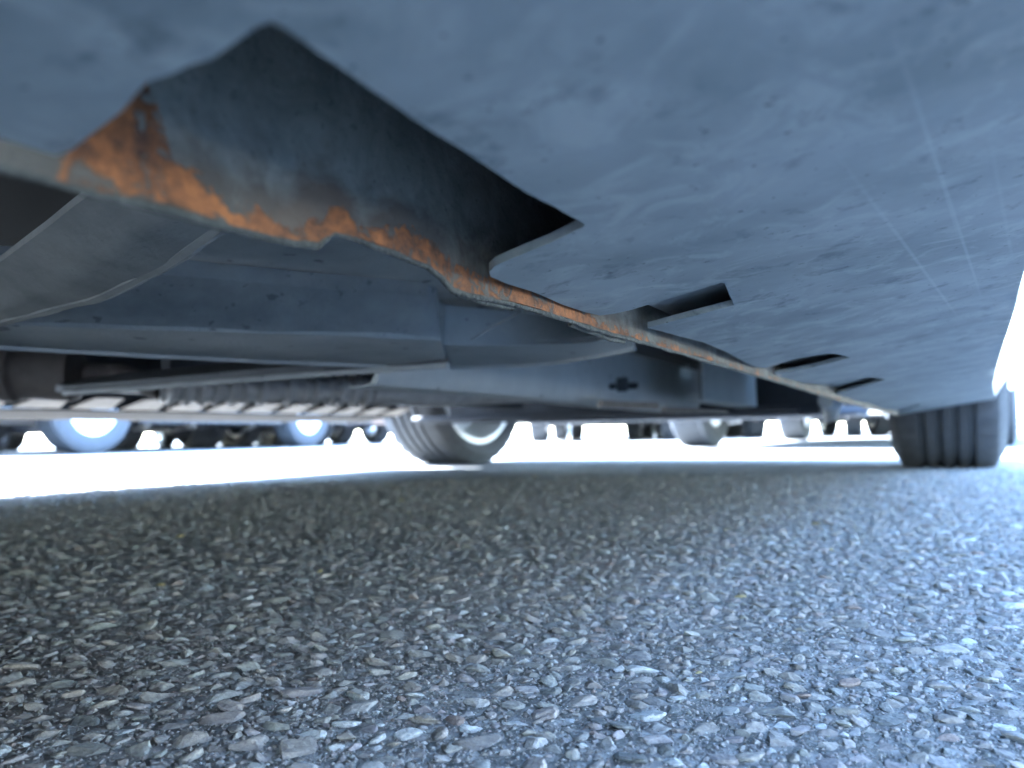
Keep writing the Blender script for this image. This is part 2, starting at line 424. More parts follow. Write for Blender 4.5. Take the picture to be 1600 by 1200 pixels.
def put(lst, flat, top):
    global off
    for (x, y, r, z) in lst:
        pr = protos3 if (z < .42 and r > .003) else (protos2 if (z < .8 and r > .0018) else protos1)
        v, f = pr[int(RNG.integers(len(pr)))]
        el = RNG.uniform(.66, 1.0); fl = RNG.uniform(*flat)
        s = np.array([r * 1.14, r * el, r * fl])
        th = RNG.uniform(0, 6.283); c, sn = math.cos(th), math.sin(th)
        q = v * s
        tx, ty = RNG.normal(0, .13, 2)
        q = q + np.stack([0 * q[:, 0], 0 * q[:, 0], q[:, 0] * tx + q[:, 1] * ty], 1)
        q = np.stack([q[:, 0] * c - q[:, 1] * sn, q[:, 0] * sn + q[:, 1] * c, q[:, 2]], 1)
        t = RNG.uniform(*top) * r
        q += np.array([x, y, t - s[2]])
        VV.append(q); FF.append(f + off); off += len(q)
        u = RNG.random(); g_ = RNG.normal(.265, .03); g_ = min(max(g_, .12), .4)
        if u < .0015 and r > .002: col = (.42, .34, .17)
        elif u < .018: col = (.27, .22, .19)
        elif u < .07: col = (.40, .41, .40)
        elif u < .13: col = (.17, .175, .17)
        else: col = (g_ * RNG.uniform(1.0, 1.1), g_ * 1.0, g_ * RNG.uniform(.88, .98))
        CC.append(np.tile(np.array([*col, 1.0]), (len(q), 1)))
put(huge, (.3, .45), (.16, .34)); put(big, (.35, .6), (.2, .5)); put(med, (.4, .8), (.3, .7)); put(sml, (.6, 1), (.3, .75)); put(grit, (.7, 1), (.3, .9))
V = np.concatenate(VV); FA = np.concatenate(FF); CA = np.concatenate(CC)
me = bpy.data.meshes.new('gravel'); me.vertices.add(len(V)); me.vertices.foreach_set('co', V.ravel())
me.loops.add(FA.size); me.loops.foreach_set('vertex_index', FA.ravel()); me.polygons.add(len(FA))
me.polygons.foreach_set('loop_start', np.arange(0, FA.size, 3)); me.update(calc_edges=True)
me.polygons.foreach_set('use_smooth', [False] * len(FA))
ca = me.color_attributes.new('tint', 'FLOAT_COLOR', 'POINT'); ca.data.foreach_set('color', CA.ravel())
me.materials.append(STONE); me.validate()
gravel = bpy.data.objects.new('gravel', me); COL.objects.link(gravel)
tag(gravel, 'pale crushed stones bedded in the worn asphalt under the car', 'gravel', kind='stuff')
print('stones', len(big), len(med), len(sml), 'tris', len(FA))

# ------------------------------------------------------------------ wheels
def tyre_bm(R, W, rim, grooves=4, seg=120, blocks=True):
    h = W / 2; prof = [(-h * .80, rim), (-h * .93, rim + (R - rim) * .18), (-h, rim + (R - rim) * .5), (-h * .97, R - .035), (-h * .86, R - .010)]
    tw = h * .80; gw = W * .032; prof.append((-tw, R - .003))
    pos = [(-.52 + 1.04 * i / (grooves - 1)) * tw for i in range(grooves)]
    deep = []
    for p in pos:
        prof += [(p - gw, R - .0005), (p - gw * .7, R - .009), (p + gw * .7, R - .009), (p + gw, R - .0005)]
    prof.append((tw, R - .003))
    n0 = len(prof)
    prof += [(h * .86, R - .010), (h * .97, R - .035), (h, rim + (R - rim) * .5), (h * .93, rim + (R - rim) * .18), (h * .80, rim)]
    edge = (4, 5, n0 - 1, n0)
    def notch(i, k): return .006 if (blocks and i in edge and k % 3 == 0) else 0
    return lathe_x(prof, seg, notch=notch)
def rim_parts(root, R, W, inner, spokes=5, outside=1):
    """outside = +1 when the wheel's outer face looks towards local +X"""
    h = W / 2; s = outside
    prof = [(-h * .84, inner + .008), (-h * .84, inner - .012), (-h * .6, inner - .022), (-h * .1, inner - .045), (h * .5, inner - .04), (h * .78, inner - .016), (h * .84, inner + .008)]
    b = lathe_x([(x * s, r) for x, r in prof], 64)
    link('rim', b, RIMS, root, True)
    b = bmesh.new()
    if spokes == 0:
        bm_ = lathe_x([(s * h * .45, .02), (s * h * .5, .08), (s * h * .25, inner * .6), (-s * h * .05, inner - .05), (-s * h * .1, inner - .036)], 64, bm=b)
    for k in range(spokes):
        for dd in (-.16, .16):
            a = 2 * math.pi * k / spokes + .3
            p0 = Vector((s * h * .5, math.cos(a + dd * .5) * .05, math.sin(a + dd * .5) * .05)); r1 = inner - .025
            p1 = Vector((s * h * .72, math.cos(a + dd) * r1, math.sin(a + dd) * r1))
            tube([p0, p0.lerp(p1, .5), p1], [.02, .014, .017], 8, b)
    link('spokes', b, RIMS, root, True)
    b = lathe_x([(s * h * .2, .001), (s * h * .2, .07), (s * h * .62, .065), (s * h * .68, .03), (s * h * .68, .001)], 32)
    link('hub', b, RIMS, root, True)
    b = lathe_x([(-s * .03, .05), (-s * .03, inner - .12), (-s * .008, inner - .12), (-s * .008, .05)], 48)
    link('brake_disc', b, BRAKE, root, True)
def make_wheel(parent, loc, R=.345, W=.247, rim=.25, outside=1, spokes=5, seg=120, rz=0):
    e = empty('wheel', loc, rz, parent)
    if parent is not None and parent.get('baked'): e.matrix_parent_inverse = Matrix.Translation(-parent.location)
    link('tyre', tyre_bm(R, W, rim, seg=seg), RUBBER, e, True)
    rim_parts(e, R, W, rim, spokes, outside)
    return e

# ------------------------------------------------------------------ car shells
def body_stations(L, W, axles, Rw, clear, belt, hood, n=70, ends=.1):
    """half section outlines for each station along Y"""
    S = []
    for i in range(n + 1):
        y = -L / 2 + L * i / n; t = abs(2 * y / L)
        w_ = W / 2 * (1 - ends * max(0, (t - .72) / .28) ** 2.4)
        zl = clear + .05 * max(0, (t - .8) / .2) ** 1.5
        for ya in axles:
            dy = y - ya; Ra = Rw + .055
            if abs(dy) < Ra: zl = max(zl, Rw + math.sqrt(Ra * Ra - dy * dy) * .98)
        f = y / (L / 2)
        zs = belt - (belt - hood) * max(0, min(1, (f - .35) / .6)) ** 1.3 - .06 * max(0, (-f - .6) / .4)
        zs -= .1 * max(0, (t - .93) / .07) ** 2
        m1 = max(zl + .004, clear + .1); m2 = max(zl + .008, (clear + zs) * .55); m3 = max(zl + .012, zs - .12)
        S.append((y, [(w_ * .965, zl), (w_ * .992, m1), (w_, m2), (w_ * .985, m3), (w_ * .93, zs), (w_ * .6, zs + .025), (0, zs + .035)]))
    return S
def body_bm(S):
    bm = bmesh.new(); R = []
    for y, sec in S:
        ring = [bm.verts.new((x, y, z)) for x, z in sec] + [bm.verts.new((-x, y, z)) for x, z in sec[-2::-1]]
        R.append(ring)
    for A, B in zip(R, R[1:]):
        for k in range(len(A) - 1): bm.faces.new([A[k], A[k + 1], B[k + 1], B[k]])
    bm.faces.new(R[0]); bm.faces.new(R[-1][::-1])
    return bm
def add_cabin(root, W, belt, roof, yb, yt, paint):
    wb, wt = W / 2 * .9, W / 2 * .7
    bt = [(-wb, yb[0]), (wb, yb[0]), (wb, yb[1]), (-wb, yb[1])]; tp = [(-wt, yt[0]), (wt, yt[0]), (wt, yt[1]), (-wt, yt[1])]
    bm = bmesh.new(); a = [bm.verts.new((x, y, belt - .02)) for x, y in bt]; b = [bm.verts.new((x, y, roof)) for x, y in tp]
    for k in range(4): bm.faces.new([a[k], a[(k + 1) % 4], b[(k + 1) % 4], b[k]])
    bm.faces.new(b)
    bmesh.ops.bevel(bm, geom=bm.edges[:], offset=.05, segments=3, affect='EDGES', clamp_overlap=True)
    link('roof', bm, paint, root, True)
    def pane(name, q):
        bm = bmesh.new(); c = sum((Vector(p) for p in q), Vector()) / 4; nrm = (Vector(q[1]) - Vector(q[0])).cross(Vector(q[3]) - Vector(q[0])).normalized()
        if nrm.dot(c - Vector((0, (yb[0] + yb[1]) / 2, belt))) < 0: nrm = -nrm
        lo = [bm.verts.new(Vector(p) + nrm * .001) for p in q]; hi = [bm.verts.new(Vector(p) + nrm * .006) for p in q]
        bm.faces.new(hi); bm.faces.new(lo[::-1])
        for k in range(4): bm.faces.new([lo[k], lo[(k + 1) % 4], hi[(k + 1) % 4], hi[k]])
        link(name, bm, GLASS, root)
    def lerp4(s, f, g):
        # point on side s at fraction f along Y and g up
        y0 = yb[0] + (yt[0] - yb[0]) * g; y1 = yb[1] + (yt[1] - yb[1]) * g
        x = (wb + (wt - wb) * g) * s; return (x, y0 + (y1 - y0) * f, belt - .02 + (roof - belt + .02) * g)
    for s in (-1, 1):
        for f0, f1 in ((.07, .3), (.34, .62), (.65, .93)):
            pane('window', [lerp4(s, f0, .14), lerp4(s, f1, .14), lerp4(s, f1, .84), lerp4(s, f0, .84)])
    for yy in (0, 1):
        def q(x, g): return (x * (wb + (wt - wb) * g), yb[yy] + (yt[yy] - yb[yy]) * g, belt - .02 + (roof - belt + .02) * g)
        pane('windscreen' if yy else 'rear_window', [q(-.85, .14), q(.85, .14), q(.85, .86), q(-.85, .86)])
PROTO = {}
def make_car(label, cat, loc, rz, paint, L=4.4, W=1.78, wb=2.62, Rw=.33, tw=.21, clear=.2, belt=.92, roof=1.45, hood=.78, rim=.2, spokes=5):
    root = empty('parked_car', loc, rz); tag(root, label, cat, 'cars parked across the lot')
    ax = (-wb / 2 - .03, wb / 2 - .03 + .06)
    S = body_stations(L, W, ax, Rw, clear, belt, hood); link('body', body_bm(S), paint, root, True)
    add_cabin(root, W, belt, roof, (-L * .47, L * .24), (-L * .36, L * .07), paint)
    obox('underbody', DARK, root, -W * .36, W * .36, -L * .45, L * .45, clear + .015, clear + .2, bev=.02)
    for s in (-1, 1):
        obox('sill', TRIM, root, min(s * W * .44, s * W * .482), max(s * W * .44, s * W * .482), ax[0] + Rw + .08, ax[1] - Rw - .08, clear - .02, clear + .06, bev=.01)
        for y, nm in ((L / 2 - .02, 'headlight'), (-L / 2 + .02, 'tail_light')):
            mt = LAMPG if nm == 'headlight' else LAMPR
            obox(nm, mt, root, min(s * W * .26, s * W * .41), max(s * W * .26, s * W * .41), y - .05, y + .05, .6, .7, bev=.02)
    link('exhaust_pipe', tube([(-.1, -L * .1, clear + .02), (-.1, -L * .3, clear + .01), (-.35, -L * .42, clear + .02), (-.4, -L * .49, clear + .03)], .03, 10), EXH, root, True)
    for s in (-1, 1):
        for y in ax:
            e = empty('wheel', (s * (W / 2 - tw / 2 - .01), y, Rw), 0, root)
            key = (Rw, tw, rim, spokes, s)
            if key in PROTO:
                for c in PROTO[key]:
                    q = c.copy(); COL.objects.link(q); q.parent = e
            else:
                link('tyre', tyre_bm(Rw, tw, rim, seg=72, blocks=False), RUBBER, e, True)
                rim_parts(e, Rw, tw, rim, spokes, s); PROTO[key] = list(e.children)
    return root
LAMPG = mat('lamp_glass', (.5, .5, .5), (.45, .45, .45), .15, 4, spec=.6)
LAMPR = mat('lamp_red', (.35, .03, .03), (.3, .02, .02), .2, 4, spec=.6)

# ------------------------------------------------------------------ the car overhead
CX = -.757
own = empty('car', (CX, .6, 0)); own['baked'] = True
tag(own, 'low blue-grey car seen from beneath, its sill flange rusting above the lens', 'car')
YR, YF = -1.75, 2.72
S = body_stations(YF - YR, 1.83, (2.30 - (YR + YF) / 2, -.72 - (YR + YF) / 2), .345, .175, .92, .78, n=90)
S = [(y + (YR + YF) / 2, [(x, z) for x, z in sec]) for y, sec in S]
b = body_bm(S)
for v in b.verts:
    if v.co.x > .6:
        if -.08 < v.co.y < 1.86: v.co.z = max(v.co.z, .30 + (v.co.x - .86) * .3)
        v.co.x += .055 * min(1, (v.co.x - .6) / .2)
    v.co.x += CX
link('body', b, BODY, own, True)
e = empty('tmp', (0, 0, 0))
add_cabin(e, 1.83, .92, 1.42, (-1.95, 1.1), (-1.45, .35), BODY)
for c in list(e.children):
    for v in c.data.vertices: v.co.x += CX; v.co.y += .45
    c.parent = own; c.matrix_parent_inverse = Matrix.Translation(-own.location)
bpy.data.objects.remove(e)

# --- sill plate right above the lens: outline with its notches, all on one tilted plane
def pl(px, py): p = PP(px, py, *PLANE); return (p.x, p.y)
def zpl(x, y): return CAMZ + PLANE[0] + PLANE[1] * x + PLANE[2] * y
inner = [(1545, 629), (1500, 641), (1432, 652), (1400, 648), (1440, 632), (1490, 622), (1425, 634), (1380, 641), (1310, 621),
         (1306, 615), (1350, 603), (1384, 593), (1355, 590), (1298, 602), (1255, 599), (1214, 588), (1210, 585), (1270, 573), (1328, 558), (1300, 551), (1252, 557), (1196, 574), (1180, 572),
         (1165, 566), (1140, 552), (1100, 536), (1050, 524), (1012, 515),
         (1075, 497), (1147, 478), (1131, 443), (1060, 464), (1000, 482), (988, 486),
         (960, 492), (938, 495), (915, 490), (880, 478), (830, 455), (790, 442), (766, 432), (763, 424), (772, 415),
         (860, 378), (912, 354), (915, 350), (905, 343),
         (800, 283), (650, 186), (540, 108), (450, 45), (425, 30), (405, 38),
         (330, 84), (300, 96), (262, 112), (232, 120), (215, 138), (190, 168), (150, 198), (110, 228), (60, 247), (0, 243), (-60, 220), (-160, 165), (-300, 50)]
pts = [pl(*q) for q in inner]
# jitter the torn edge a little, subdividing it
fine = []
for i, (a, c) in enumerate(zip(pts, pts[1:])):
    d = math.hypot(c[0] - a[0], c[1] - a[1]); k = max(1, int(d / .006))
    for j in range(k):
        f = j / k; x = a[0] + (c[0] - a[0]) * f; y = a[1] + (c[1] - a[1]) * f
        amp = .0007 if i > 30 else .0003
        q = noise.noise(Vector((x * 160, y * 160, 3)))
        fine.append((x + amp * q, y + amp * noise.noise(Vector((x * 160, y * 160, 9)))))
fine.append(pts[-1])
last = fine[-1]
edge_r = [(.105, 1.93)]
for q in ((1552, 600), (1560, 565), (1578, 505), (1600, 425), (1640, 300)):
    edge_r.append(pl(*q))
xr = edge_r[-1][0]
outline = fine + [(-.125, last[1] - .01), (-.128, -.33), (.06, -.33), (.055, -.1)] + edge_r[::-1]
outline = [(x, y) for x, y in outline]
from mathutils.geometry import delaunay_2d_cdt
def plate_bm(outline, zf, th, cell=.012):
    arr = np.array(outline)
    gx, gy = np.meshgrid(np.arange(arr[:, 0].min(), arr[:, 0].max(), cell), np.arange(arr[:, 1].min(), arr[:, 1].max(), cell * 1.5))
    gp = np.stack([gx.ravel(), gy.ravel()], 1)
    ins = np.zeros(len(gp), bool)
    for (x0, y0), (x1, y1) in zip(arr, np.roll(arr, -1, 0)):
        if y0 == y1: continue
        c = ((gp[:, 1] > y0) != (gp[:, 1] > y1)) & (gp[:, 0] < (x1 - x0) * (gp[:, 1] - y0) / (y1 - y0) + x0); ins ^= c
    gp = gp[ins]
    vs2 = [Vector(p) for p in outline] + [Vector(p) for p in gp]
    n = len(outline)
    ov, oe, of, *_ = delaunay_2d_cdt(vs2, [], [list(range(n))], 1, 1e-6)
    bm = bmesh.new()
    lo = [bm.verts.new((v.x, v.y, zf(v.x, v.y))) for v in ov]; hi = [bm.verts.new((v.x, v.y, zf(v.x, v.y) + th)) for v in ov]
    cnt = {}
    for f in of:
        bm.faces.new([lo[i] for i in f][::-1]); bm.faces.new([hi[i] for i in f])
        for k in range(len(f)):
            e = (f[k], f[(k + 1) % len(f)]); cnt[tuple(sorted(e))] = cnt.get(tuple(sorted(e)), 0) + 1
    for (i, j), c in cnt.items():
        if c == 1: bm.faces.new([lo[i], lo[j], hi[j], hi[i]])
    return bm
def zdent(x, y):
    q = Vector((x * 9, y * 5, 1.7)); q2 = Vector((x * 34, y * 22, 4.1))
    return zpl(x, y) + .0011 * noise.noise(q) + .00035 * noise.noise(q2)
plate = link('sill_plate', plate_bm(outline, zdent, .0026), PLATE, own, True)
print('edge_r', [(round(a, 3), round(c, 3)) for a, c in edge_r], 'first', fine[0], 'near end', last)

# outer skin of the sill rolling up from the plate's outer edge to the body side
er = [(.055, -.33), (.055, -.1)] + edge_r[::-1]
rows = []
for dx, dz in ((-.0015, .003), (.001, .006), (.006, .016), (.018, .036), (.04, .072), (.08, .12)):
    rows.append([(x + dx, y, zpl(x, y) + dz) for x, y in er])
link('sill_skin', sheet(rows, 40, 1, .0015), BODY, own, True)

# --- flange web beside it
XF, KF = -.126, .0225
E = [(-160, 190), (-60, 238), (0, 256), (70, 275), (140, 298), (245, 320), (345, 347), (440, 373), (490, 382), (508, 382), (511, 378), (512, 366), (522, 362), (560, 372), (600, 387), (640, 402),
     (688, 420), (692, 432), (700, 447), (715, 455), (760, 463), (800, 472), (860, 489), (900, 503), (930, 514), (985, 528), (1060, 550), (1150, 576), (1230, 600), (1300, 622), (1350, 636), (1405, 650)]
Ew = [PX(x, y, XF, KF) for x, y in E]
Er = resample(Ew, 260)
for i, p in enumerate(Er):
    p.z += .0004 * noise.noise(p * 300) + .0003 * noise.noise(p * 900)
def reach(px):
    pts_ = [(-200, -.3), (55, -.3), (105, .2), (150, .36), (200, .62), (235, .6), (270, .30), (310, .13), (380, .10), (470, .10), (512, .11), (560, .12), (620, .10), (700, .17), (760, .18), (900, .16), (960, .08), (1100, .05), (1400, .02)]
    for (a, u), (c, v) in zip(pts_, pts_[1:]):
        if a <= px <= c: return u + (v - u) * (px - a) / (c - a)
    return .05
def topx(p):
    d = p - CAMPOS; return 800 + F * d.dot(CR) / d.dot(CF)
bm = bmesh.new(); lay = bm.verts.layers.float_color.new('edge')
hs = [0, .001, .002, .0035, .005, .007, .009, .012, .016, .022, .03, .042, .06, .085, .11, .145]
A = []; B = []
for p in Er:
    ca_, cb_ = [], []
    tx_ = topx(p); rch = reach(tx_); stn_shade = .46 if tx_ < 900 else .36
    for h in hs:
        z = p.z + h
        lean = .06 * h + .0016 * noise.noise(Vector((0, p.y * 26, z * 30))) + .0005 * noise.noise(Vector((3, p.y * 110, z * 120)))
        v = bm.verts.new((p.x - lean, p.y, z)); v[lay] = (h * 20, rch, stn_shade, 1); ca_.append(v)
        v = bm.verts.new((p.x - lean - .0016, p.y, z)); v[lay] = (h * 20, rch, stn_shade, 1); cb_.append(v)
    A.append(ca_); B.append(cb_)
for i in range(len(Er) - 1):
    for j in range(len(hs) - 1):
        bm.faces.new([A[i][j], A[i][j + 1], A[i + 1][j + 1], A[i + 1][j]]); bm.faces.new([B[i][j], B[i + 1][j], B[i + 1][j + 1], B[i][j + 1]])
    bm.faces.new([A[i][0], A[i + 1][0], B[i + 1][0], B[i][0]])
link('flange', bm, RUST, own, True)
# sealed hem under the web
hem = [p + Vector((-.0008, 0, -.0002)) for p in Er]
rr = [.0009 + .0002 * min(1, p.y / .5) for p in hem]
link('hem', tube(hem, rr, 10, jit=.5), LIP, own, True)
# torn second layer hanging under the joint, and tabs further along
for a, c, r in (((715, 459), (800, 480), .0011), ((890, 506), (955, 524), .0016), ((930, 520), (975, 534), .0014)):
    A0, A1 = PX(*a, XF - .003, KF), PX(*c, XF - .003, KF)
    link('torn_strip', tube([A0, A0.lerp(A1, .5) - Vector((0, 0, .0004)), A1], r, 8, jit=.6), LIP, own, True)
# the sill box above the notches closes the recess
link('sill_box', sheet([[(-.145, -.33, CAMZ + .128), (-.11, 1.9, CAMZ + .105)], [(.05, -.33, CAMZ + .128), (.10, 1.9, CAMZ + .115)]], 20, 2, .01, .002), BOXM, own)

link('reinforcement', sheet([[(-.112, .235, zpl(-.112, .235) + .0105), (-.092, 1.85, zpl(-.092, 1.85) + .0035)], [(.035, .235, zpl(.035, .235) + .0105), (.085, 1.85, zpl(.085, 1.85) + .0035)]], 20, 2, .002, .001, 12), DUST2, own, True)
obox('sill_light_stop', BOXM, own, -.13, .07, -.345, -.335, .15, .25)  # wall added behind the lens to shut light off the web
obox('rear_light_block', DARK, own, -1.25, -.25, -1.6, -.3, .185, .268, bev=.02)  # unseen box added to block light coming in from the rear

# --- floor left of the flange
ZU = CAMZ + .088
ZU = CAMZ + .110
top = [P(345, 225, .112), (-.138, .30, ZU), (-.132, .45, ZU), (-.124, .75, ZU - .004)]
bot = [P(-170, 540, .112), P(60, 450, .112), P(180, 418, .112), P(250, 419, .112), P(450, 437, .112), P(640, 452, .112), P(690, 466, .112), P(705, 490, .112), P(870, 512, .11), P(985, 526, .108)]
link('floor_panel', sheet([top, bot], 60, 16, .003, .0035, 11), DUST, own, True)
T = [P(-160, 402, .099), P(100, 417, .099), P(250, 428, .099), P(450, 446, .099), P(640, 461, .099), P(668, 464, .0985), P(683, 472, .098)]
M = [P(-160, 500, .0725), P(0, 505, .0725), P(200, 512, .0725), P(420, 519, .0725), P(600, 525, .0725), P(672, 529, .0725), P(688, 530, .0725)]
Bt = [P(-160, 531, .067), P(0, 541, .067), P(200, 552, .066), P(400, 563, .066), P(600, 571, .066), P(672, 573, .066), P(700, 573, .066)]
link('box_rail', sheet([T, M], 50, 6, .010, .0009, 20), DUST2, own, True)
M_ = [p - Vector((0, 0, .001)) for p in M]; link('rail_edge', sheet([[p.lerp(q, .06) + Vector((0, 0, .001)) for p, q in zip(M, T)], M_, Bt], 50, 4, .008, .0006, 30), DUST, own, True)  # paler than the box face: ground light caught underneath is painted in
M2 = [P(694, 538, .0735), P(800, 540, .0735), P(900, 536, .0735), P(985, 527, .0735)]
B2 = [P(703, 573, .066), P(800, 571, .066), P(870, 566, .066), P(930, 556, .066), P(992, 544, .067)]
T2 = [P(696, 484, .099), P(800, 494, .099), P(900, 508, .096), P(985, 520, .09)]
link('floor_lip', sheet([T2, M2, B2], 30, 5, .004, .0006, 20), DUST, own, True)
link('lip_bead', tube(resample([p - Vector((0, 0, .0005)) for p in Bt[:-1]] , 40), .0022, 8, jit=.3), DUST, own, True)
link('lip_bead', tube(resample([p - Vector((0, 0, .0005)) for p in B2], 30), .002, 8, jit=.3), DUST, own, True)
link('ridge', tube([P(816, 486, .086), P(775, 508, .082), P(736, 531, .0725)], .0009, 8), DUST, own, True)
up = [P(300, 190, .080), P(140, 305, .082), P(0, 410, .082), P(-170, 520, .080)]
dn = [P(480, 260, .076), P(350, 355, .075), P(260, 420, .071), P(150, 470, .069), P(0, 508, .067), P(-170, 538, .066)]
mid = [a.lerp(c, .5) - Vector((0, 0, .003)) for a, c in zip(resample(up, 8), resample(dn, 8))]
link('brace', sheet([up, mid, dn], 40, 5, .003, .0008, 22), BRACE, own, True)
link('brace_edge', tube(resample([p + Vector((0, 0, .003)) for p in dn], 30), .004, 8, jit=.3), BRACE, own, True)
# high floor over everything (dark), front bay and its cross pieces
bm = bmesh.new(); box(bm, -1.62, -.14, -1.6, 1.86, .27, .29); box(bm, -1.36, -.16, 1.86, 2.6, .34, .36)
link('floor_pan', bm, DARK, own)
obox('cavity_shade_sheet', BLACK, own, -1.0, -.2, -.3, .74, .262, .268)  # near-black sheet; the void's shade is put into its colour
# crossmember with its pale lip
c0 = [P(60, 606, .088), P(150, 597, .086), P(300, 585, .086), P(430, 571, .086), P(720, 556, .086)]
c1 = [P(100, 615, .062), P(200, 608, .062), P(300, 600, .062), P(450, 588, .062), P(700, 571, .062)]
link('crossmember', sheet([c0, c1], 40, 5, .01, .0008, 14), XMEM, own, True)
link('lip_bead', tube(resample(c1, 30), .0028, 8, jit=.2), DUST, own, True)
# long frame rail
FARTAB = mat('lit_tab_paint', (.30, .26, .225), (.2, .17, .145), .7, 30, .4, 200)  # sill paint lightened; light on tabs and rail lip put into the colour
base = [P(585, 601, .05), P(800, 618, .05), P(960, 636, .05), P(1060, 643, .05), P(1088, 644.5, .05)]
def rail(base_, nm, mt):
    lo_ = base_; r0 = [p + Vector((.012, 0, .11)) for p in lo_]; r1 = [p + Vector((.012, 0, .03)) for p in lo_]; r2 = [p + Vector((.006, 0, .008)) for p in lo_]; r3 = list(lo_); r4 = [p + Vector((-.03, 0, -.002)) for p in lo_]
    link(nm, sheet([r0, r1, r2, r3, r4], 40, 3, .006, .0008, 12, dirv=(-1, 0, .15)), mt, own, True)
RAIL = mat('rail_paint', (.56, .58, .57), (.46, .48, .48), .75, 9, .4, 150, specks=(60, .68, (.07, .075, .08)))
rail(base, 'frame_rail', RAIL)
rail([P(1096, 645, .05), P(1130, 646.5, .05), P(1165, 648, .05)], 'frame_rail', RAIL)
# openings in the rail: dark raised discs stand in for the shade inside
def hole_shade_disc(px, py, sx, sy):
    p = PX(px, py, -.535 + .012); p = p + Vector((.004, 0, 0)); s = p.length
    c = ray(px, py); zc = (p - CAMPOS).dot(CF); k = zc / F
    bm = bmesh.new(); n = 16
    fr = [bm.verts.new((p.x + .003, p.y + math.cos(a) * sx * k * 1.9, p.z + math.sin(a) * sy * k)) for a in [2 * math.pi * i / n for i in range(n)]]
    bk = [bm.verts.new((v.co.x - .03, v.co.y, v.co.z)) for v in fr]
    bm.faces.new(fr); bm.faces.new(bk[::-1])
    for i in range(n): bm.faces.new([fr[i], fr[(i + 1) % n], bk[(i + 1) % n], bk[i]])
    link('hole_shade_disc', bm, XMEM, own)
for a in ((975, 601, 2.2, 11), (957, 604, 1.2, 4), (991, 603, 1.4, 5), (868, 584, 2.2, 4)): hole_shade_disc(*a)
for a, c, hh in (((938, 631), (1026, 634), .047), ((1036, 640), (1135, 643), .046)):
    link('rail_lip', tube([P(*a, hh), P((a[0] + c[0]) / 2, (a[1] + c[1]) / 2, hh), P(*c, hh)], .006, 8), FARTAB, own, True)
# exhaust: muffler, flared joint, ribbed flex pipe
q0, q1 = P(-190, 580, .102), P(118, 584, .097)
dq = (q1 - q0)
link('muffler', tube([q0, q0.lerp(q1, .62), q0.lerp(q1, .64), q0.lerp(q1, .70), q0.lerp(q1, .72), q1, q1 + dq * .05], [.034, .034, .042, .042, .036, .04, .018], 20), MUF, own, True)
q2 = P(140, 604, .09)
f0, f1 = P(250, 607, .074), P(576, 611, .076)
N = 15; pts_ = []; rs_ = []
for i in range(N * 4 + 1):
    t_ = i / (N * 4); pts_.append(f0.lerp(f1, t_)); rs_.append(.019 + (.006 if (i // 2) % 2 else 0) * (1 if int(t_ * 40) % 5 else .3))
link('flex_pipe', tube(pts_, rs_, 20), EXH, own, True)
link('exhaust_pipe', tube([q1 + dq * .05, q1.lerp(f0, .5) + Vector((0, 0, .01)), f0], .016, 12), MUF, own, True)
link('exhaust_pipe', tube([f1, f1 + Vector((.02, .25, .0)), f1 + Vector((.06, .6, .02))], .02, 12), EXH, own, True)
# tunnel side walls, front subframe, arms, struts, driveshafts
obox('tunnel_wall', DARK, own, -1.02, -1.0, .75, 1.86, .17, .27)
obox('floor_rail', DARK, own, -1.28, -1.22, -.9, 1.9, .185, .27, bev=.006)
obox('subframe', DARK, own, -1.36, -.25, 2.02, 2.16, .140, .25, bev=.012)
link('anti_roll_bar', tube([(-1.46, 1.98, .150), (-1.2, 1.96, .148), (-.3, 1.97, .150)], .012, 10), DARK, own, True)
obox('subframe', DARK, own, -1.22, -.32, 2.42, 2.5, .155, .22, bev=.012)
for s, x0, x1 in ((-1, -1.36, -1.0), (1, -.13, -.45)):
    link('control_arm', tube([(x0 + (.06 if s < 0 else 0), 2.3, .235), ((x0 + x1) / 2, 2.22, .2), (x1, 2.1, .19)], [.022, .028, .022], 12), BRAKE, own, True)
    link('drive_shaft', tube([(x0, 2.31, .345), (x1, 2.31, .33)], .016, 10), DARK, own, True)
    link('strut', tube([(x0, 2.33, .3), (x0 + (.08 if s < 0 else -.08), 2.36, .62)], .03, 12), DARK, own, True)
    link('tie_rod', tube([(x0, 2.17, .21), (x1, 2.12, .2)], .009, 8), BRAKE, own, True)
obox('gearbox', mat('cast_alloy', (.2, .2, .2), (.12, .12, .125), .5, 30, .6, 120, metal=.5), own, -.98, -.6, 2.17, 2.4, .185, .33, bev=.03)
link('ball_joint', tube([(-1.24, 2.16, .150), (-1.24, 2.16, .18)], [.03, .036], 16), BRAKE, own, True)
link('bracket', tube([P(1290, 626, .045), P(1300, 632, .045), P(1299, 648, .03), P(1292, 656, .022)], [.012, .016, .014, .008], 12), DUST2, own, True)
# front undertray and inner rail towards the wheel
link('undertray', sheet([[(-1.66, 2.66, .143), (-.22, 2.50, .143)], [(-1.66, 2.70, .138), (-.2, 2.68, .138)], [(-1.66, 2.725, .20), (-.2, 2.725, .17)]], 24, 3, .003, .002, 5), DARK, own)
link('frame_rail', sheet([[(-.42, 1.56, .26), (-.39, 1.93, .26)], [(-.42, 1.56, .165), (-.39, 1.93, .158)], [(-.46, 1.56, .163), (-.43, 1.93, .156)]], 10, 3, .004, .001, 9, (-1, 0, 0)), RAIL, own)
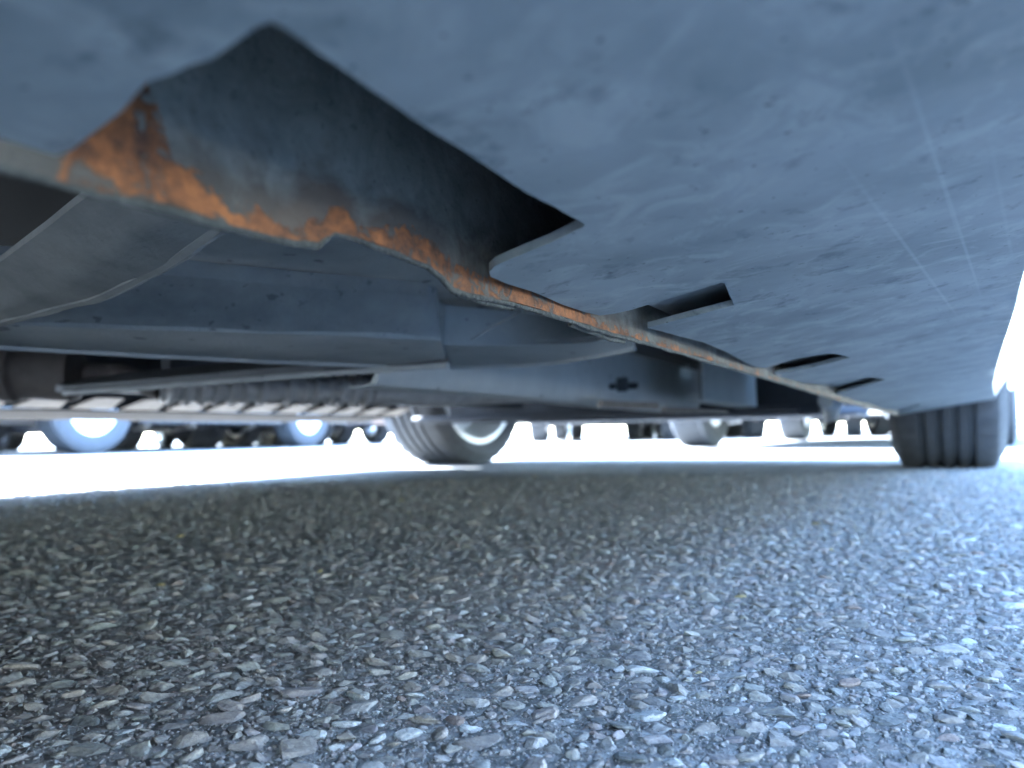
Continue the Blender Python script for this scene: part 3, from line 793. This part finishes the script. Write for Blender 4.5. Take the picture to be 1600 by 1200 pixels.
# wheel arch liners
for x0, x1 in ((-.14, .12), (-1.64, -1.37)):
    for yc in (2.30, -.72):
        rows_ = []
        for a in range(-15, 196, 15):
            rows_.append([(x0, yc + math.cos(rad(a)) * .41, .345 + math.sin(rad(a)) * .40), (x1, yc + math.cos(rad(a)) * .41, .345 + math.sin(rad(a)) * .40)])
        link('arch_liner', sheet(rows_, 4, 1, .003), DARK, own, True)

# --- far sill, a mirror of the near one: plate with slots, flange and hem, lit from the sunny ground
XS = -1.475
b = bmesh.new(); y0 = -.6
while y0 < 1.86:
    q = [(XS + .002, y0 + .012, .1635), (XS + .062, y0 + .03, .183), (XS + .064, y0 + .085, .1835), (XS + .002, y0 + .098, .164)]
    vv = [b.verts.new(p) for p in q]; v2_ = [b.verts.new((p[0], p[1], p[2] + .003)) for p in q]
    b.faces.new(vv[::-1]); b.faces.new(v2_)
    for k in range(4): b.faces.new([vv[k], vv[(k + 1) % 4], v2_[(k + 1) % 4], v2_[k]])
    link('tab', b, FARTAB, own); b = bmesh.new(); y0 += .105
b.free()
link('sill_plate', sheet([[(-1.662, -.6, .163), (-1.662, 1.9, .163)], [(-1.645, -.6, .147), (-1.645, 1.9, .147)], [(-1.60, -.6, .1465), (-1.60, 1.9, .1465)], [(XS, -.6, .162), (XS, 1.9, .160)]], 30, 3, .003, .0012, 6), FARSILL, own, True)
link('sill_box', sheet([[(XS + .001, -.6, .1655), (XS + .001, 1.9, .1635)], [(XS + .004, -.6, .178), (XS + .004, 1.9, .178)], [(XS + .03, -.6, .27), (XS + .03, 1.9, .27)]], 20, 4, .002, .001, 9, (-1, 0, 0)), DARK, own, True)

# --- wheels of the car overhead
RIM = .265
w1 = make_wheel(own, (.013, 2.30, .3385), rim=RIM, outside=1, spokes=0)
w2_ = make_wheel(own, (-1.525, 2.32, .3385), rim=RIM, outside=-1, spokes=0)
make_wheel(own, (.013, -.74, .345), rim=RIM, outside=1, spokes=0); make_wheel(own, (-1.525, -.74, .345), rim=RIM, outside=-1, spokes=0)

# ------------------------------------------------------------------ cars across the lot
def paint(n, c): return mat(n, c, tuple(x * .93 for x in c), .3, 3, spec=.5)
PAINTS = dict(silver=paint('silver_paint', (.45, .46, .48)), white=paint('white_paint', (.75, .75, .74)), black=paint('black_paint', (.03, .03, .035)),
              blue=paint('blue_paint', (.05, .10, .25)), red=paint('red_paint', (.3, .04, .035)), grey=paint('grey_paint', (.18, .19, .2)),
              green=paint('green_paint', (.08, .16, .13)), brown=paint('brown_paint', (.16, .10, .07)), tan=paint('tan_paint', (.36, .31, .24)))
def park(label, cat, a, c, front, paintn, **kw):
    """put a car so that two wheels of one side stand at ground points a (rear) and towards c; front = +1 when c is ahead"""
    W = kw.get('W', 1.78); wb_ = kw.get('wb', 2.62); tw = kw.get('tw', .21)
    d = (c - a); d.z = 0; d.normalize(); nrm = Vector((-d.y, d.x, 0))       # left of heading a->c
    side = kw.pop('side')                                             # +1: the car's centre lies to the left of a->c
    ctr = a + d * wb_ / 2 + nrm * side * (W / 2 - tw / 2 - .01)
    hd = math.atan2(-d.x, d.y) + (0 if front > 0 else math.pi)
    return make_car(label, cat, (ctr.x, ctr.y, 0), hd, PAINTS[paintn], **kw)
# ahead, in line with the car overhead
park('silver estate car parked straight ahead beyond the near tyre', 'car', Vector((-1.36, 4.98, 0)), Vector((-1.24, 8.0, 0)), 1, 'silver', side=-1, wb=2.95, W=1.86, L=4.75, Rw=.34, tw=.24, clear=.27)
# left, pale wheels with bright rims
park('grey car at far left showing its side and bright wheel discs', 'car', PG(137, 709.5), PG(425, 700), 1, 'grey', side=1, Rw=.36, tw=.25, rim=.205, clear=.27, wb=2.6, spokes=0)
park('black car whose front wheel is cut by the left edge', 'car', PG(-12, 707), PG(-150, 716), 1, 'black', side=-1, clear=.23)
far = [((318, 700), 84, 'black', 'dark hatchback whose black wheel shows behind the nearest grey car', 1), ((375, 698.5), 84, 'grey', 'grey car whose pale wheel stands left of the bright rim', 1),
       ((490, 696), 70, 'grey', 'grey car standing left of the lit tyre, dark wheels', 1), ((530, 694.5), 70, 'black', 'black car in the far row just left of the lit tyre', 1), ((585, 693), 70, 'brown', 'brown car half behind the lit far tyre', 1),
       ((845, 691), 20, 'grey', 'grey car just right of the lit far tyre', 1), ((900, 687), 30, 'black', 'black car in the far row, second right of the lit tyre', 1),
       ((992, 687), 15, 'silver', 'pale silver car with a pale wheel left of the silver estate', 1), ((1180, 684.5), 20, 'brown', 'brown car seen under the silver estate', 1),
       ((1335, 682.5), 5, 'tan', 'tan car with a small brown tyre beside the near tyre', 1)]
for (q, ang, pn, lb, fr) in far:
    a = PG(*q); th = rad(ang); d = Vector((-math.sin(th), math.cos(th), 0))
    if a.length > 24: a = a.normalized() * 24; a.z = 0
    a.z = 0
    park(lb, 'car', a, a + d, fr, pn, side=1 if ang > 45 else -1, clear=.22)

# unseen cars added around the view to hold back low horizon light
for x, y, a, pn, lb in ((-4.95, -.9, 2, 'white', 'unseen white car added one bay to the left to block low light'), (-4.9, -6.6, 1, 'grey', 'unseen grey car added behind the white one to block low light'), (-.9, -6.4, -1, 'black', 'unseen black car added behind the car overhead to block low light'),
                       (-9.8, -2.2, 3, 'tan', 'unseen tan car added two bays to the left to block low light'), (2.3, -.2, 1, 'black', 'unseen black car added in the bay to the right to block low light')):
    make_car(lb, 'car', (x, y, 0), rad(a), PAINTS[pn], clear=.19)
